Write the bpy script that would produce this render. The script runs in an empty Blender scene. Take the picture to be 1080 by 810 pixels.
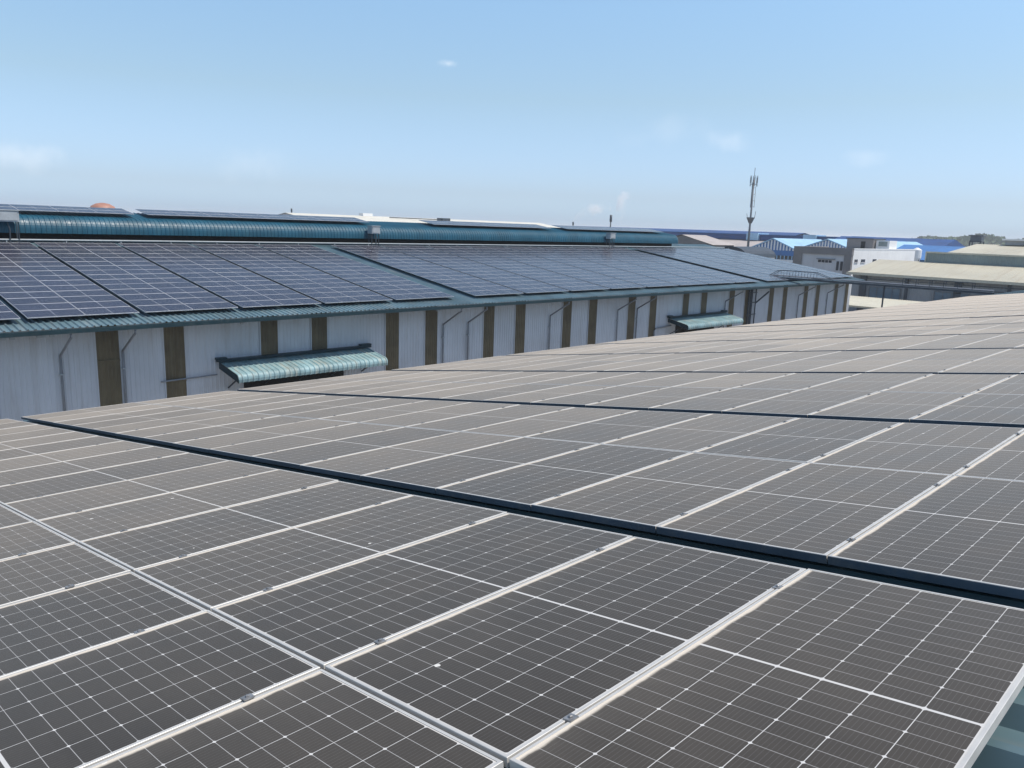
import bpy, math, random
from mathutils import Vector, Matrix

random.seed(7)
R = math.radians
scene = bpy.context.scene
col = scene.collection

# ---------------------------------------------------------------- camera
CAM = Vector((1.48461, -1.54322, 10.60991))
RX = Vector((0.7084, 0.7050, 0.0337)).normalized()
DN = Vector((0.1622, -0.1161, -0.9799)).normalized()
FW = Vector((-0.6869, 0.6996, -0.1966)).normalized()
FPX = 826.97                      # focal length in pixels of a 1080 wide frame
cam = bpy.data.objects.new('camera', bpy.data.cameras.new('camera'))
col.objects.link(cam)
up = -DN
rx = FW.cross(up).normalized(); up = rx.cross(FW).normalized()
m = Matrix((rx, up, -FW)).transposed().to_4x4(); m.translation = CAM
cam.matrix_world = m
cam.data.sensor_width = 36.0
cam.data.lens = FPX / 1080 * 36
cam.data.clip_start = 0.05
cam.data.clip_end = 20000
scene.camera = cam

# ---------------------------------------------------------------- sky, sun, exposure
SUN_EL, SUN_AZ = R(63), math.atan2(0.82, 0.57)      # azimuth from +Y towards +X
world = bpy.data.worlds.new('World'); scene.world = world
world.use_nodes = True
wn, wl = world.node_tree.nodes, world.node_tree.links
bg = wn['Background']
sky = wn.new('ShaderNodeTexSky'); sky.sky_type = 'NISHITA'; sky.sun_disc = False
sky.sun_elevation = SUN_EL; sky.sun_rotation = SUN_AZ
sky.air_density = 1.0; sky.dust_density = 1.0; sky.ozone_density = 2.0
bg.inputs['Strength'].default_value = 0.145
tc = wn.new('ShaderNodeTexCoord')
cloud_fac = None
nz = wn.new('ShaderNodeTexNoise'); nz.inputs['Scale'].default_value = 22; nz.inputs['Detail'].default_value = 7
nz.inputs['Roughness'].default_value = 0.62
wl.new(tc.outputs['Generated'], nz.inputs['Vector'])
def cloud(d, width, amount):
    """a soft small cloud at direction d"""
    global cloud_fac
    dp = wn.new('ShaderNodeVectorMath'); dp.operation = 'SUBTRACT'
    wl.new(tc.outputs['Generated'], dp.inputs[0]); dp.inputs[1].default_value = d
    sc = wn.new('ShaderNodeVectorMath'); sc.operation = 'MULTIPLY'
    wl.new(dp.outputs[0], sc.inputs[0]); sc.inputs[1].default_value = (1 / width, 1 / width, 2.4 / width)
    ln = wn.new('ShaderNodeVectorMath'); ln.operation = 'LENGTH'; wl.new(sc.outputs[0], ln.inputs[0])
    mr = wn.new('ShaderNodeMapRange'); mr.inputs[1].default_value = 1.0; mr.inputs[2].default_value = 0.0
    mr.inputs[3].default_value = -0.25; mr.inputs[4].default_value = 0.55
    wl.new(ln.outputs['Value'], mr.inputs[0])
    ad = wn.new('ShaderNodeMath'); ad.operation = 'ADD'
    wl.new(mr.outputs[0], ad.inputs[0]); wl.new(nz.outputs['Fac'], ad.inputs[1])
    rm = wn.new('ShaderNodeMapRange'); rm.interpolation_type = 'SMOOTHSTEP'
    rm.inputs[1].default_value = 0.62; rm.inputs[2].default_value = 1.15; rm.inputs[4].default_value = amount
    wl.new(ad.outputs[0], rm.inputs[0])
    if cloud_fac is None: cloud_fac = rm.outputs[0]
    else:
        mx = wn.new('ShaderNodeMath'); mx.operation = 'MAXIMUM'
        wl.new(cloud_fac, mx.inputs[0]); wl.new(rm.outputs[0], mx.inputs[1]); cloud_fac = mx.outputs[0]
CLOUDS = [((-0.7483, 0.6369, 0.1857), 0.030, 0.42), ((-0.5034, 0.8573, 0.1082), 0.070, 0.17),
          ((-0.9696, 0.2384, 0.0548), 0.095, 0.20), ((-0.3635, 0.9272, 0.0908), 0.050, 0.12), ((-0.8873, 0.4567, 0.0640), 0.11, 0.10), ((-0.5600, 0.8200, 0.1180), 0.12, 0.08)]
for c_ in CLOUDS: cloud(*c_)
mixc = wn.new('ShaderNodeMix'); mixc.data_type = 'RGBA'
wl.new(cloud_fac, mixc.inputs[0])
sz = wn.new('ShaderNodeSeparateXYZ'); wl.new(tc.outputs['Generated'], sz.inputs[0])
cr = wn.new('ShaderNodeValToRGB'); wl.new(sz.outputs[2], cr.inputs[0])
STOPS = [(0.0, (.87,1.19,1.86)), (0.02, (.86,1.11,1.66)), (0.04, (.83,.97,1.34)), (0.15, (1.05,1.08,1.06)), (0.25, (1.2,1.3,1.26)), (0.55, (.95,1.0,1.0)), (1.0, (.75,.8,.85))]
while len(cr.color_ramp.elements) < len(STOPS): cr.color_ramp.elements.new(0.5)
for el_, (p_, c_) in zip(cr.color_ramp.elements, STOPS): el_.position = p_; el_.color = tuple(v*0.5 for v in c_) + (1,)
vm1 = wn.new('ShaderNodeVectorMath'); vm1.operation = 'MULTIPLY'; wl.new(sky.outputs[0], vm1.inputs[0]); wl.new(cr.outputs[0], vm1.inputs[1])
vm2 = wn.new('ShaderNodeVectorMath'); vm2.operation = 'SCALE'; vm2.inputs['Scale'].default_value = 2.0; wl.new(vm1.outputs[0], vm2.inputs[0])
wl.new(vm2.outputs[0], mixc.inputs[6]); mixc.inputs[7].default_value = (8.5, 8.6, 8.8, 1)
wl.new(mixc.outputs[2], bg.inputs['Color'])

sun = bpy.data.lights.new('sun', 'SUN'); sun.energy = 4.2; sun.angle = R(0.55); sun.color = (1.0, 0.93, 0.83)
so = bpy.data.objects.new('sun', sun); col.objects.link(so)
sd = Vector((math.sin(SUN_AZ) * math.cos(SUN_EL), math.cos(SUN_AZ) * math.cos(SUN_EL), math.sin(SUN_EL)))
so.rotation_euler = sd.to_track_quat('Z', 'Y').to_euler(); so.location = (0, 0, 60)
scene.view_settings.view_transform = 'Standard'; scene.view_settings.look = 'None'
scene.view_settings.exposure = 0.0; scene.view_settings.gamma = 1.0
scene.cycles.max_bounces = 6; scene.cycles.glossy_bounces = 3; scene.cycles.transmission_bounces = 3

# ---------------------------------------------------------------- mesh helper
class MB:
    def __init__(s): s.v = []; s.f = []; s.mi = []; s.uv = []
    def vert(s, p): s.v.append(Vector(p)); return len(s.v) - 1
    def face(s, idx, mi=0, uv=None):
        s.f.append(tuple(idx)); s.mi.append(mi); s.uv.append(uv)
    def quad(s, a, b, c, d, mi=0, uv=None):
        i = len(s.v); s.v += [Vector(a), Vector(b), Vector(c), Vector(d)]; s.face((i, i+1, i+2, i+3), mi, uv)
    def hexa(s, P, mi=0):
        """P: bottom four (ccw), top four"""
        i = len(s.v); s.v += [Vector(p) for p in P]
        for q in ((3,2,1,0),(4,5,6,7),(0,1,5,4),(1,2,6,5),(2,3,7,6),(3,0,4,7)): s.face([i+k for k in q], mi)
    def box(s, x0, x1, y0, y1, z0, z1, mi=0):
        s.hexa([(x0,y0,z0),(x1,y0,z0),(x1,y1,z0),(x0,y1,z0),(x0,y0,z1),(x1,y0,z1),(x1,y1,z1),(x0,y1,z1)], mi)
    def bar(s, a, b, w, h=None, mi=0):
        """rectangular bar between two points"""
        a, b = Vector(a), Vector(b); h = h or w; d = (b-a).normalized()
        u = d.cross(Vector((0,0,1)));
        if u.length < 1e-4: u = Vector((1,0,0))
        u.normalize(); v = u.cross(d).normalized(); u *= w/2; v *= h/2
        s.hexa([a-u-v, a+u-v, b+u-v, b-u-v, a-u+v, a+u+v, b+u+v, b-u+v], mi)
    def tube(s, pts, r, n=8, mi=0, r2=None, cap=True):
        pts = [Vector(p) for p in pts]; rings = []
        for k, p in enumerate(pts):
            d = (pts[min(k+1, len(pts)-1)] - pts[max(k-1, 0)]).normalized()
            u = d.cross(Vector((0.13,0.21,0.97)));
            if u.length < 1e-3: u = d.cross(Vector((1,0,0)))
            u.normalize(); v = d.cross(u)
            rr = r if r2 is None else r + (r2-r)*k/(len(pts)-1)
            rings.append([s.vert(p + u*math.cos(2*math.pi*j/n)*rr + v*math.sin(2*math.pi*j/n)*rr) for j in range(n)])
        for A, B in zip(rings, rings[1:]):
            for j in range(n): s.face((A[j], A[(j+1)%n], B[(j+1)%n], B[j]), mi)
        if cap: s.face(rings[0][::-1], mi); s.face(rings[-1], mi)
    def lathe(s, c, prof, n=20, mi=0):
        """prof: list of (radius, z) round a vertical axis at c"""
        c = Vector(c); rings = []
        for r_, z in prof:
            rings.append([s.vert(c + Vector((r_*math.cos(2*math.pi*j/n), r_*math.sin(2*math.pi*j/n), z))) for j in range(n)])
        for A, B in zip(rings, rings[1:]):
            for j in range(n): s.face((A[j], A[(j+1)%n], B[(j+1)%n], B[j]), mi)
        s.face(rings[0][::-1], mi); s.face(rings[-1], mi)
    def ribbed(s, o, across, la, along, lb, nrm, pitch=0.25, h=0.03, mi=0, crown=0.22):
        """profiled metal sheet: trapezoid ribs running along `along`"""
        o = Vector(o); A = Vector(across).normalized(); B = Vector(along).normalized()*lb; N = Vector(nrm).normalized()*h
        t = 0.0; P = []
        n = max(1, round(la/pitch)); pitch = la/n
        for k in range(n):
            for q, hh in ((0,0),(1-crown-0.16,0),(1-crown,1),(1-0.08,1)):
                P.append(((k+q)*pitch, hh))
        P.append((la, 0))
        ids = []
        for q, hh in P:
            p = o + A*q + N*hh
            ids.append((s.vert(p), s.vert(p+B)))
        for (a,b),(c,d) in zip(ids, ids[1:]): s.face((a,c,d,b), mi)
    def curved(s, curve, y0, y1, pitch, h, mi=0):
        """profiled sheet bent along a curve of (x, z) points, ribs every pitch along Y"""
        n = max(1, round((y1-y0)/pitch)); pitch = (y1-y0)/n; rows = []
        nm = []
        for k in range(len(curve)):
            a = Vector(curve[max(k-1,0)]); b = Vector(curve[min(k+1,len(curve)-1)]); d = (b-a).normalized()
            nm.append(Vector((d[1], -d[0])))
        for k in range(n):
            for q, hh in ((0,0),(0.55,0),(0.68,1),(0.88,1)):
                y = y0 + (k+q)*pitch
                rows.append([s.vert((p[0]+nn[0]*h*hh, y, p[1]+nn[1]*h*hh)) for p, nn in zip(curve, nm)])
        rows.append([s.vert((p[0], y1, p[1])) for p in curve])
        for A, B in zip(rows, rows[1:]):
            for j in range(len(curve)-1): s.face((A[j], B[j], B[j+1], A[j+1]), mi)
    def mesh(s, name, mats, off=Vector((0,0,0)), smooth=False):
        me = bpy.data.meshes.new(name)
        me.from_pydata([tuple(v-off) for v in s.v], [], s.f)
        for mt in mats: me.materials.append(mt)
        me.polygons.foreach_set('material_index', s.mi)
        if smooth: me.polygons.foreach_set('use_smooth', [True]*len(s.f))
        if any(u is not None for u in s.uv):
            l = me.uv_layers.new(name='UVMap'); k = 0; flat = []
            for f, u in zip(s.f, s.uv):
                for j in range(len(f)): flat += list(u[j]) if u else [0.5, 0.004]
            l.data.foreach_set('uv', flat)
        me.update()
        return me

def tag(o, label=None, cat=None, group=None, kind=None):
    if label: o['label'] = label
    if cat: o['category'] = cat
    if group: o['group'] = group
    if kind: o['kind'] = kind
    return o
def obj(name, mb, mats, parent=None, smooth=False, label=None):
    mats = mats if isinstance(mats, (list, tuple)) else [mats]
    off = Vector(parent.get('base', (0,0,0))) if parent is not None else Vector((0,0,0))
    o = bpy.data.objects.new(name, mb.mesh(name, mats, off, smooth)); col.objects.link(o)
    if parent is not None:
        o.parent = parent; o['base'] = tuple(off)
    else: o['base'] = (0.0, 0.0, 0.0)
    if label: o['label'] = label
    return o
def thing(name, label, cat, loc, group=None):
    o = bpy.data.objects.new(name, None); col.objects.link(o)
    o.location = loc; o['base'] = tuple(float(c) for c in loc); o.empty_display_size = 0.2
    return tag(o, label, cat, group)

# ---------------------------------------------------------------- materials
class N:
    """tiny node builder"""
    def __init__(s, name):
        s.m = bpy.data.materials.new(name); s.m.use_nodes = True
        s.n, s.l = s.m.node_tree.nodes, s.m.node_tree.links
        s.p = s.n['Principled BSDF']
    def val(s, sock, v):
        if isinstance(v, (int, float)): sock.default_value = v
        elif isinstance(v, (tuple, list)): sock.default_value = tuple(v) if len(v) == len(sock.default_value) else (*v, 1)
        else: s.l.new(v, sock)
    def math(s, op, a, b=0.0, c=0.0, clamp=False):
        n = s.n.new('ShaderNodeMath'); n.operation = op; n.use_clamp = clamp
        for k, v in enumerate((a, b, c)): s.val(n.inputs[k], v)
        return n.outputs[0]
    def mix(s, f, a, b):
        n = s.n.new('ShaderNodeMix'); n.data_type = 'RGBA'
        s.val(n.inputs[0], f); s.val(n.inputs[6], a); s.val(n.inputs[7], b); return n.outputs[2]
    def noise(s, vec, scale, detail=4, rough=0.55):
        n = s.n.new('ShaderNodeTexNoise'); n.inputs['Scale'].default_value = scale
        n.inputs['Detail'].default_value = detail; n.inputs['Roughness'].default_value = rough
        s.l.new(vec, n.inputs['Vector']); return n.outputs['Fac']
    def ramp(s, f, a, b, lo=0.0, hi=1.0):
        n = s.n.new('ShaderNodeMapRange'); s.val(n.inputs[0], f)
        for k, v in zip((1,2,3,4), (a,b,lo,hi)): n.inputs[k].default_value = v
        return n.outputs[0]
    def pos(s): return s.n.new('ShaderNodeNewGeometry').outputs['Position']
    def scaled(s, vec, sc):
        n = s.n.new('ShaderNodeVectorMath'); n.operation = 'MULTIPLY'; s.l.new(vec, n.inputs[0]); n.inputs[1].default_value = sc
        return n.outputs[0]
    def out(s, base=None, rough=None, metal=None, **k):
        if base is not None: s.val(s.p.inputs['Base Color'], base)
        if rough is not None: s.val(s.p.inputs['Roughness'], rough)
        if metal is not None: s.val(s.p.inputs['Metallic'], metal)
        for q, v in k.items(): s.val(s.p.inputs[q], v)
        return s.m

def weathered(name, c, var=0.25, scale=0.6, rough=0.5, metal=0.0, streak=None, dirt=(0.16,0.14,0.11), dirt_amt=0.35):
    """painted or bare surface with blotches, grime and optional streaks (streak = vector scale)"""
    n = N(name); p = n.pos()
    a = n.noise(p, scale, 5); b = n.noise(n.scaled(p, streak) if streak else p, 1.0 if streak else scale*7, 4, 0.6)
    f = n.ramp(a, 0.3, 0.7)
    lo = tuple(x*(1-var) for x in c); hi = tuple(min(1, x*(1+var*0.5)) for x in c)
    base = n.mix(f, lo, hi)
    base = n.mix(n.ramp(b, 0.5, 0.78, 0, dirt_amt), base, dirt)
    rg = n.ramp(b, 0.3, 0.8, rough-0.08, rough+0.15)
    return n.out(base, rg, metal)

def panel_glass(name, dust, cell, sheen, tide_amt, ior=1.19):
    n = N(name)
    uvn = n.n.new('ShaderNodeUVMap'); sp = n.n.new('ShaderNodeSeparateXYZ'); n.l.new(uvn.outputs[0], sp.inputs[0])
    u, v = sp.outputs[0], sp.outputs[1]
    PX, PY = 0.1682, 0.0853           # column pitch, half-cell pitch
    W, L = 1.048, 2.094
    mu = (W-6*PX)/2
    vv = n.math('SUBTRACT', n.math('ABSOLUTE', n.math('SUBTRACT', v, L/2)), 0.0058)     # distance from the middle strip
    cu = n.math('DIVIDE', n.math('SUBTRACT', u, mu), PX)
    cv = n.math('DIVIDE', vv, PY)
    def edge(x, p):                       # metres to the nearest grid line
        f = n.math('FRACT', x); return n.math('MULTIPLY', n.math('MINIMUM', f, n.math('SUBTRACT', 1.0, f)), p)
    du, dv = edge(cu, PX), edge(cv, PY)
    dv2 = edge(n.math('MULTIPLY', n.math('ADD', cv, 0.0), 0.5), PY*2)
    lu = n.math('LESS_THAN', du, 0.0014); lv = n.math('LESS_THAN', dv, 0.0012)
    dia = n.math('LESS_THAN', n.math('ADD', du, dv2), 0.0086)
    mid = n.math('LESS_THAN', vv, 0.0)
    outu = n.math('GREATER_THAN', n.math('ABSOLUTE', n.math('SUBTRACT', u, W/2)), 3*PX)
    outv = n.math('GREATER_THAN', vv, PY*12)
    white = n.math('MAXIMUM', n.math('MAXIMUM', lu, dia), n.math('MAXIMUM', mid, n.math('MAXIMUM', outu, outv)))
    oi = n.n.new('ShaderNodeObjectInfo').outputs['Random']
    p = n.pos()
    # busbars: nine hairlines in every cell
    bb = n.math('LESS_THAN', edge(n.math('MULTIPLY', cu, 10.0), PX/10), 0.0005)
    # cells differ slightly from one to the next
    wn_ = n.n.new('ShaderNodeTexWhiteNoise'); wn_.noise_dimensions = '3D'
    cx = n.n.new('ShaderNodeCombineXYZ'); n.l.new(n.math('FLOOR', cu), cx.inputs[0])
    n.l.new(n.math('FLOOR', n.math('DIVIDE', v, PY*2)), cx.inputs[1]); n.l.new(oi, cx.inputs[2]); n.l.new(cx.outputs[0], wn_.inputs['Vector'])
    cf = n.math('MULTIPLY_ADD', wn_.outputs['Value'], 0.22, n.math('MULTIPLY_ADD', oi, 0.25, 0.75))
    cellc = n.mix(1.0, cell, cell)
    hsv = n.n.new('ShaderNodeHueSaturation'); n.l.new(cellc, hsv.inputs['Color']); n.l.new(cf, hsv.inputs['Value'])
    base = n.mix(n.math('MULTIPLY', bb, 0.16), hsv.outputs[0], (0.45,0.45,0.46))
    base = n.mix(n.math('MULTIPLY', lv, 0.5), base, (0.62,0.62,0.62))
    base = n.mix(n.math('MULTIPLY', white, 0.78), base, (0.70,0.70,0.69))
    # dust: even film, blotches, a tide mark along the lower edge (u = 0)
    blot = n.ramp(n.noise(p, 1.7, 5, 0.6), 0.35, 0.75)
    fine = n.ramp(n.noise(p, 60, 3, 0.7), 0.3, 0.75)
    tide = n.math('MULTIPLY', n.math('POWER', 2.718, n.math('MULTIPLY', u, -14.0)), n.ramp(n.noise(n.scaled(p, (9,9,9)), 1.0, 5, 0.65), 0.3, 0.7, 0.15, 1.0))
    tide2 = n.math('MULTIPLY', n.ramp(n.math('MULTIPLY_ADD', n.noise(n.scaled(p, (5,5,5)), 1.0, 4, 0.6), -0.030, u), 0.010, 0.022, 1.0, 0.0), 0.95)
    tide2 = n.math('MAXIMUM', tide2, n.math('MULTIPLY', n.math('LESS_THAN', n.math('SUBTRACT', L/2, n.math('ABSOLUTE', n.math('SUBTRACT', v, L/2))), 0.017), 0.35))
    runs = n.ramp(n.noise(n.scaled(p, (0.9,17,0.9)), 1.0, 4, 0.6), 0.45, 0.8)
    fine = n.math('MULTIPLY_ADD', runs, 0.9, fine)
    film = n.math('MULTIPLY_ADD', blot, dust*0.3, n.math('MULTIPLY_ADD', fine, dust*0.35, n.math('MULTIPLY_ADD', oi, dust*0.35, dust*0.4)))
    film = n.math('MAXIMUM', n.math('ADD', film, n.math('MULTIPLY', tide, dust*6.0)), n.math('MULTIPLY', tide2, tide_amt), clamp=True)
    base = n.mix(film, base, (0.66,0.60,0.51))
    # bird droppings, few and small
    vo = n.n.new('ShaderNodeTexVoronoi'); vo.inputs['Scale'].default_value = 3.1; n.l.new(p, vo.inputs['Vector'])
    sc_ = n.n.new('ShaderNodeSeparateColor'); n.l.new(vo.outputs['Color'], sc_.inputs[0])
    wob = n.math('MULTIPLY_ADD', n.noise(p, 70, 3), 0.05, n.math('MULTIPLY', sc_.outputs[1], 0.02))
    spot = n.math('MULTIPLY', n.math('LESS_THAN', vo.outputs['Distance'], wob), n.math('GREATER_THAN', sc_.outputs[0], 0.62))
    base = n.mix(n.math('MULTIPLY', spot, 0.85), base, (0.75,0.74,0.70))
    rg = n.math('MULTIPLY_ADD', film, 0.5, n.math('MULTIPLY_ADD', blot, 0.06, 0.16 if ior == 1.20 else 0.30), clamp=True)
    n.p.inputs['IOR'].default_value = ior      # anti-reflective solar glass
    m = n.out(base, rg)
    # loose dust lying on the glass: a thin matt layer, optical depth tau, seen through 1/cos of the slant
    geo = n.n.new('ShaderNodeNewGeometry'); dt = n.n.new('ShaderNodeVectorMath'); dt.operation = 'DOT_PRODUCT'
    n.l.new(geo.outputs['Incoming'], dt.inputs[0]); n.l.new(geo.outputs['Normal'], dt.inputs[1])
    cosv = n.math('MAXIMUM', n.math('ABSOLUTE', dt.outputs['Value']), 0.02)
    tv = n.math('MULTIPLY', n.ramp(blot, 0.0, 1.0, 0.88, 1.12), n.math('MULTIPLY_ADD', oi, 0.42, 0.79))
    tau = n.math('MULTIPLY', tv, sheen)
    cover = n.math('SUBTRACT', 1.0, n.math('POWER', 2.718, n.math('DIVIDE', tau, n.math('MULTIPLY', cosv, -1.0))))
    df = n.n.new('ShaderNodeBsdfDiffuse'); df.inputs['Color'].default_value = (0.64,0.555,0.455,1)
    ms = n.n.new('ShaderNodeMixShader'); n.l.new(cover, ms.inputs[0]); n.l.new(n.p.outputs[0], ms.inputs[1]); n.l.new(df.outputs[0], ms.inputs[2])
    n.l.new(ms.outputs[0], n.n['Material Output'].inputs['Surface'])
    return m

M = {}
M['glass_dusty'] = panel_glass('glass_dusty', 0.013, (0.012,0.0118,0.012), 0.037, 0.95)
M['glass_clean'] = panel_glass('glass_clean', 0.006, (0.009,0.012,0.034), 0.002, 0.15, 1.20)
n_ = N('anodised_aluminium'); q_ = n_.noise(n_.pos(), 9, 6)
M['frame'] = n_.out(n_.mix(q_, (0.50,0.485,0.455), (0.66,0.645,0.61)), n_.ramp(q_, 0.3, 0.7, 0.36, 0.52), 0.25)
M['frame_dull'] = weathered('grimy_aluminium', (0.56,0.57,0.60), 0.15, 4.0, 0.5, 0.6)
M['navy_shade'] = weathered('navy_shade', (0.05,0.075,0.105), 0.25, 2.0, 0.5)  # shade on the gap-facing frame sides, put into a dark colour
M['clamp'] = weathered('clamp_metal', (0.34,0.34,0.34), 0.4, 30, 0.45, 0.6)
M['teal_roof'] = weathered('teal_roof_sheet', (0.145,0.235,0.275), 0.3, 0.5, 0.42, 0.1, (0.6,3.0,0.6), (0.30,0.30,0.28), 0.5)
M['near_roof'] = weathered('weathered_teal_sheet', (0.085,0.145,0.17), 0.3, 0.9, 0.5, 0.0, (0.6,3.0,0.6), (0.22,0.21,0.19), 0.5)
M['teal_dark'] = weathered('teal_flashing', (0.007,0.030,0.040), 0.25, 0.8, 0.5, 0.0, None, (0.05,0.07,0.075), 0.3)
M['teal_vent'] = weathered('teal_curved_sheet', (0.007,0.080,0.130), 0.3, 0.5, 0.46, 0.0, (0.5,2.2,0.5), (0.03,0.12,0.16), 0.5)
M['awning'] = weathered('awning_sheet', (0.25,0.385,0.41), 0.35, 1.1, 0.5, 0.0, (1.2,5.0,1.2), (0.46,0.44,0.36), 0.9)
M['wall'] = weathered('ribbed_wall_sheet', (0.55,0.575,0.615), 0.14, 0.3, 0.45, 0.1, (2.0,2.6,0.22), (0.30,0.27,0.24), 0.38)
M['skylight'] = weathered('fibreglass_strip', (0.125,0.098,0.056), 0.35, 1.2, 0.35, 0.0, (6,6,0.4), (0.17,0.15,0.09), 0.5)
M['pipe'] = weathered('grey_pipe', (0.22,0.24,0.27), 0.2, 2.0, 0.45, 0.1)
M['dark_steel'] = weathered('dark_steel', (0.06,0.075,0.095), 0.3, 2.0, 0.5, 0.3)
M['black'] = weathered('dark_opening', (0.012,0.013,0.015), 0.3, 2.0, 0.9)
M['box'] = weathered('pale_grey_box', (0.40,0.43,0.45), 0.15, 3.0, 0.45)
M['beige_roof'] = weathered('beige_roof_sheet', (0.48,0.455,0.365), 0.16, 0.12, 0.6, 0.0, (2.0,0.12,0.12), (0.30,0.24,0.18), 0.5)
M['beige_trim'] = weathered('beige_trim', (0.55,0.52,0.42), 0.1, 0.5, 0.5)
M['grey_wall'] = weathered('grey_sheet_wall', (0.34,0.35,0.36), 0.15, 0.3, 0.55, 0.0, (1.5,1.5,0.2), (0.13,0.13,0.14), 0.4)
M['greengrey'] = weathered('grey_green_sheet', (0.23,0.28,0.27), 0.15, 0.3, 0.55)
M['blue_dark'] = weathered('dark_blue_sheet', (0.014,0.07,0.23), 0.25, 0.2, 0.75)
M['blue_mid'] = weathered('mid_blue_sheet', (0.045,0.17,0.42), 0.2, 0.25, 0.7)
M['blue_pale'] = weathered('pale_blue_sheet', (0.34,0.55,0.72), 0.15, 0.3, 0.5)
M['white'] = weathered('white_paint', (0.80,0.80,0.79), 0.07, 0.3, 0.6, 0.0, (1.5,1.5,0.2), (0.45,0.45,0.44), 0.25)
M['offwhite'] = weathered('grey_white_render', (0.56,0.56,0.57), 0.1, 0.3, 0.7, 0.0, (1.5,1.5,0.2), (0.35,0.34,0.33), 0.3)
M['brown_grey'] = weathered('brown_grey_cladding', (0.21,0.195,0.19), 0.15, 0.4, 0.6)
M['pink_roof'] = weathered('faded_pink_roof', (0.44,0.395,0.37), 0.12, 0.15, 0.6)
M['window'] = weathered('dark_window', (0.03,0.035,0.045), 0.3, 1.0, 0.15)
M['blue_window'] = weathered('blue_grey_window', (0.10,0.17,0.23), 0.2, 0.6, 0.2)
M['cream'] = weathered('cream_roof_sheet', (0.66,0.64,0.56), 0.08, 0.2, 0.6)
M['red'] = weathered('hazed_red_paint', (0.42,0.20,0.14), 0.2, 0.6, 0.55)  # distance haze put into the base colour, paling the red
M['galv'] = weathered('galvanised_steel', (0.14,0.155,0.175), 0.25, 1.0, 0.5, 0.4)
M['concrete'] = weathered('yard_concrete', (0.28,0.27,0.25), 0.2, 0.1, 0.85, 0.0, None, (0.15,0.14,0.12), 0.5)
M['leaf'] = weathered('far_foliage', (0.050,0.100,0.035), 0.5, 0.06, 0.8, 0.0, None, (0.10,0.13,0.05), 0.6)

# ---------------------------------------------------------------- setting
S = R(8.5); CS, SS = math.cos(S), math.sin(S)
Z0 = 9.0                                   # near roof: panel plane is z = Z0 + X tan S
PW, PL, GU, GV, GAP = 1.048, 2.094, 0.010, 0.016, 0.232
PITCH = PW + GU
PERIOD = 2*PL + GV + GAP

g = MB(); G = 6000
g.quad((-G,-G,0),(G,-G,0),(G,G,0),(-G,G,0))
tag(obj('ground', g, M['concrete']), kind='structure')

def near(a, b, c=0.0):                     # a upslope from i=0 line, b along eaves, c above panel plane
    return Vector((a*CS - c*SS, b, Z0 + a*SS + c*CS))

# ---------------------------------------------------------------- near warehouse
EA = -15.98                                # eaves, measured along the slope
RA = 4.2                                   # ridge
HR = -0.17                                 # roof sheet below the panel plane
Y0, Y1 = -14.0, 96.0
nw = thing('near_warehouse', 'teal ribbed warehouse roof under the dusty solar panels in the foreground', 'warehouse', (-5, 40, 0))
b = MB()
b.ribbed(near(EA-0.25, Y0, HR), (0,1,0), Y1-Y0, (CS,0,SS), RA-EA+0.25, (-SS,0,CS), 0.33, 0.07)
o = near(RA, Y0, HR); b.ribbed(o, (0,1,0), Y1-Y0, (CS,0,-SS), 20.5, (SS,0,CS), 0.33, 0.032)
roof = obj('roof', b, M['near_roof'], nw)
b = MB(); e = near(RA, 0, HR)
for sg in (-1, 1):
    b.hexa([e+Vector((0,Y0-.1,.045)), e+Vector((sg*.34,Y0-.1,-.005)), e+Vector((sg*.34,Y1+.1,-.005)), e+Vector((0,Y1+.1,.045)),
            e+Vector((0,Y0-.1,.06)), e+Vector((sg*.34,Y0-.1,.01)), e+Vector((sg*.34,Y1+.1,.01)), e+Vector((0,Y1+.1,.06))])
obj('ridge_cap', b, M['teal_dark'], roof)
b = MB(); xe = near(EA-0.25,0,HR)
b.box(xe.x-0.16, xe.x+0.02, Y0, Y1, xe.z-0.24, xe.z-0.035)
obj('gutter', b, M['teal_dark'], nw)
b = MB(); xw = xe.x+1.6; rz = near(RA,0,HR); xr = 2*rz.x-xw
b.ribbed((xw, Y0+.3, 0.02), (0,1,0), Y1-Y0-.6, (0,0,1), xe.z+1.6*math.tan(S)-0.08, (-1,0,0), 0.2, 0.025)
b.ribbed((xr, Y0+.3, 0.02), (0,1,0), Y1-Y0-.6, (0,0,1), xe.z+1.6*math.tan(S)-0.08, (1,0,0), 0.2, 0.025)
zt = xe.z+1.6*math.tan(S)-0.06
for y in (Y0+.3, Y1-.3):
    i = [b.vert(p) for p in ((xw,y,.02),(xr,y,.02),(xr,y,zt),(rz.x,y,rz.z-.06),(xw,y,zt))]; b.face(i)
obj('wall', b, M['wall'], nw)

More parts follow.
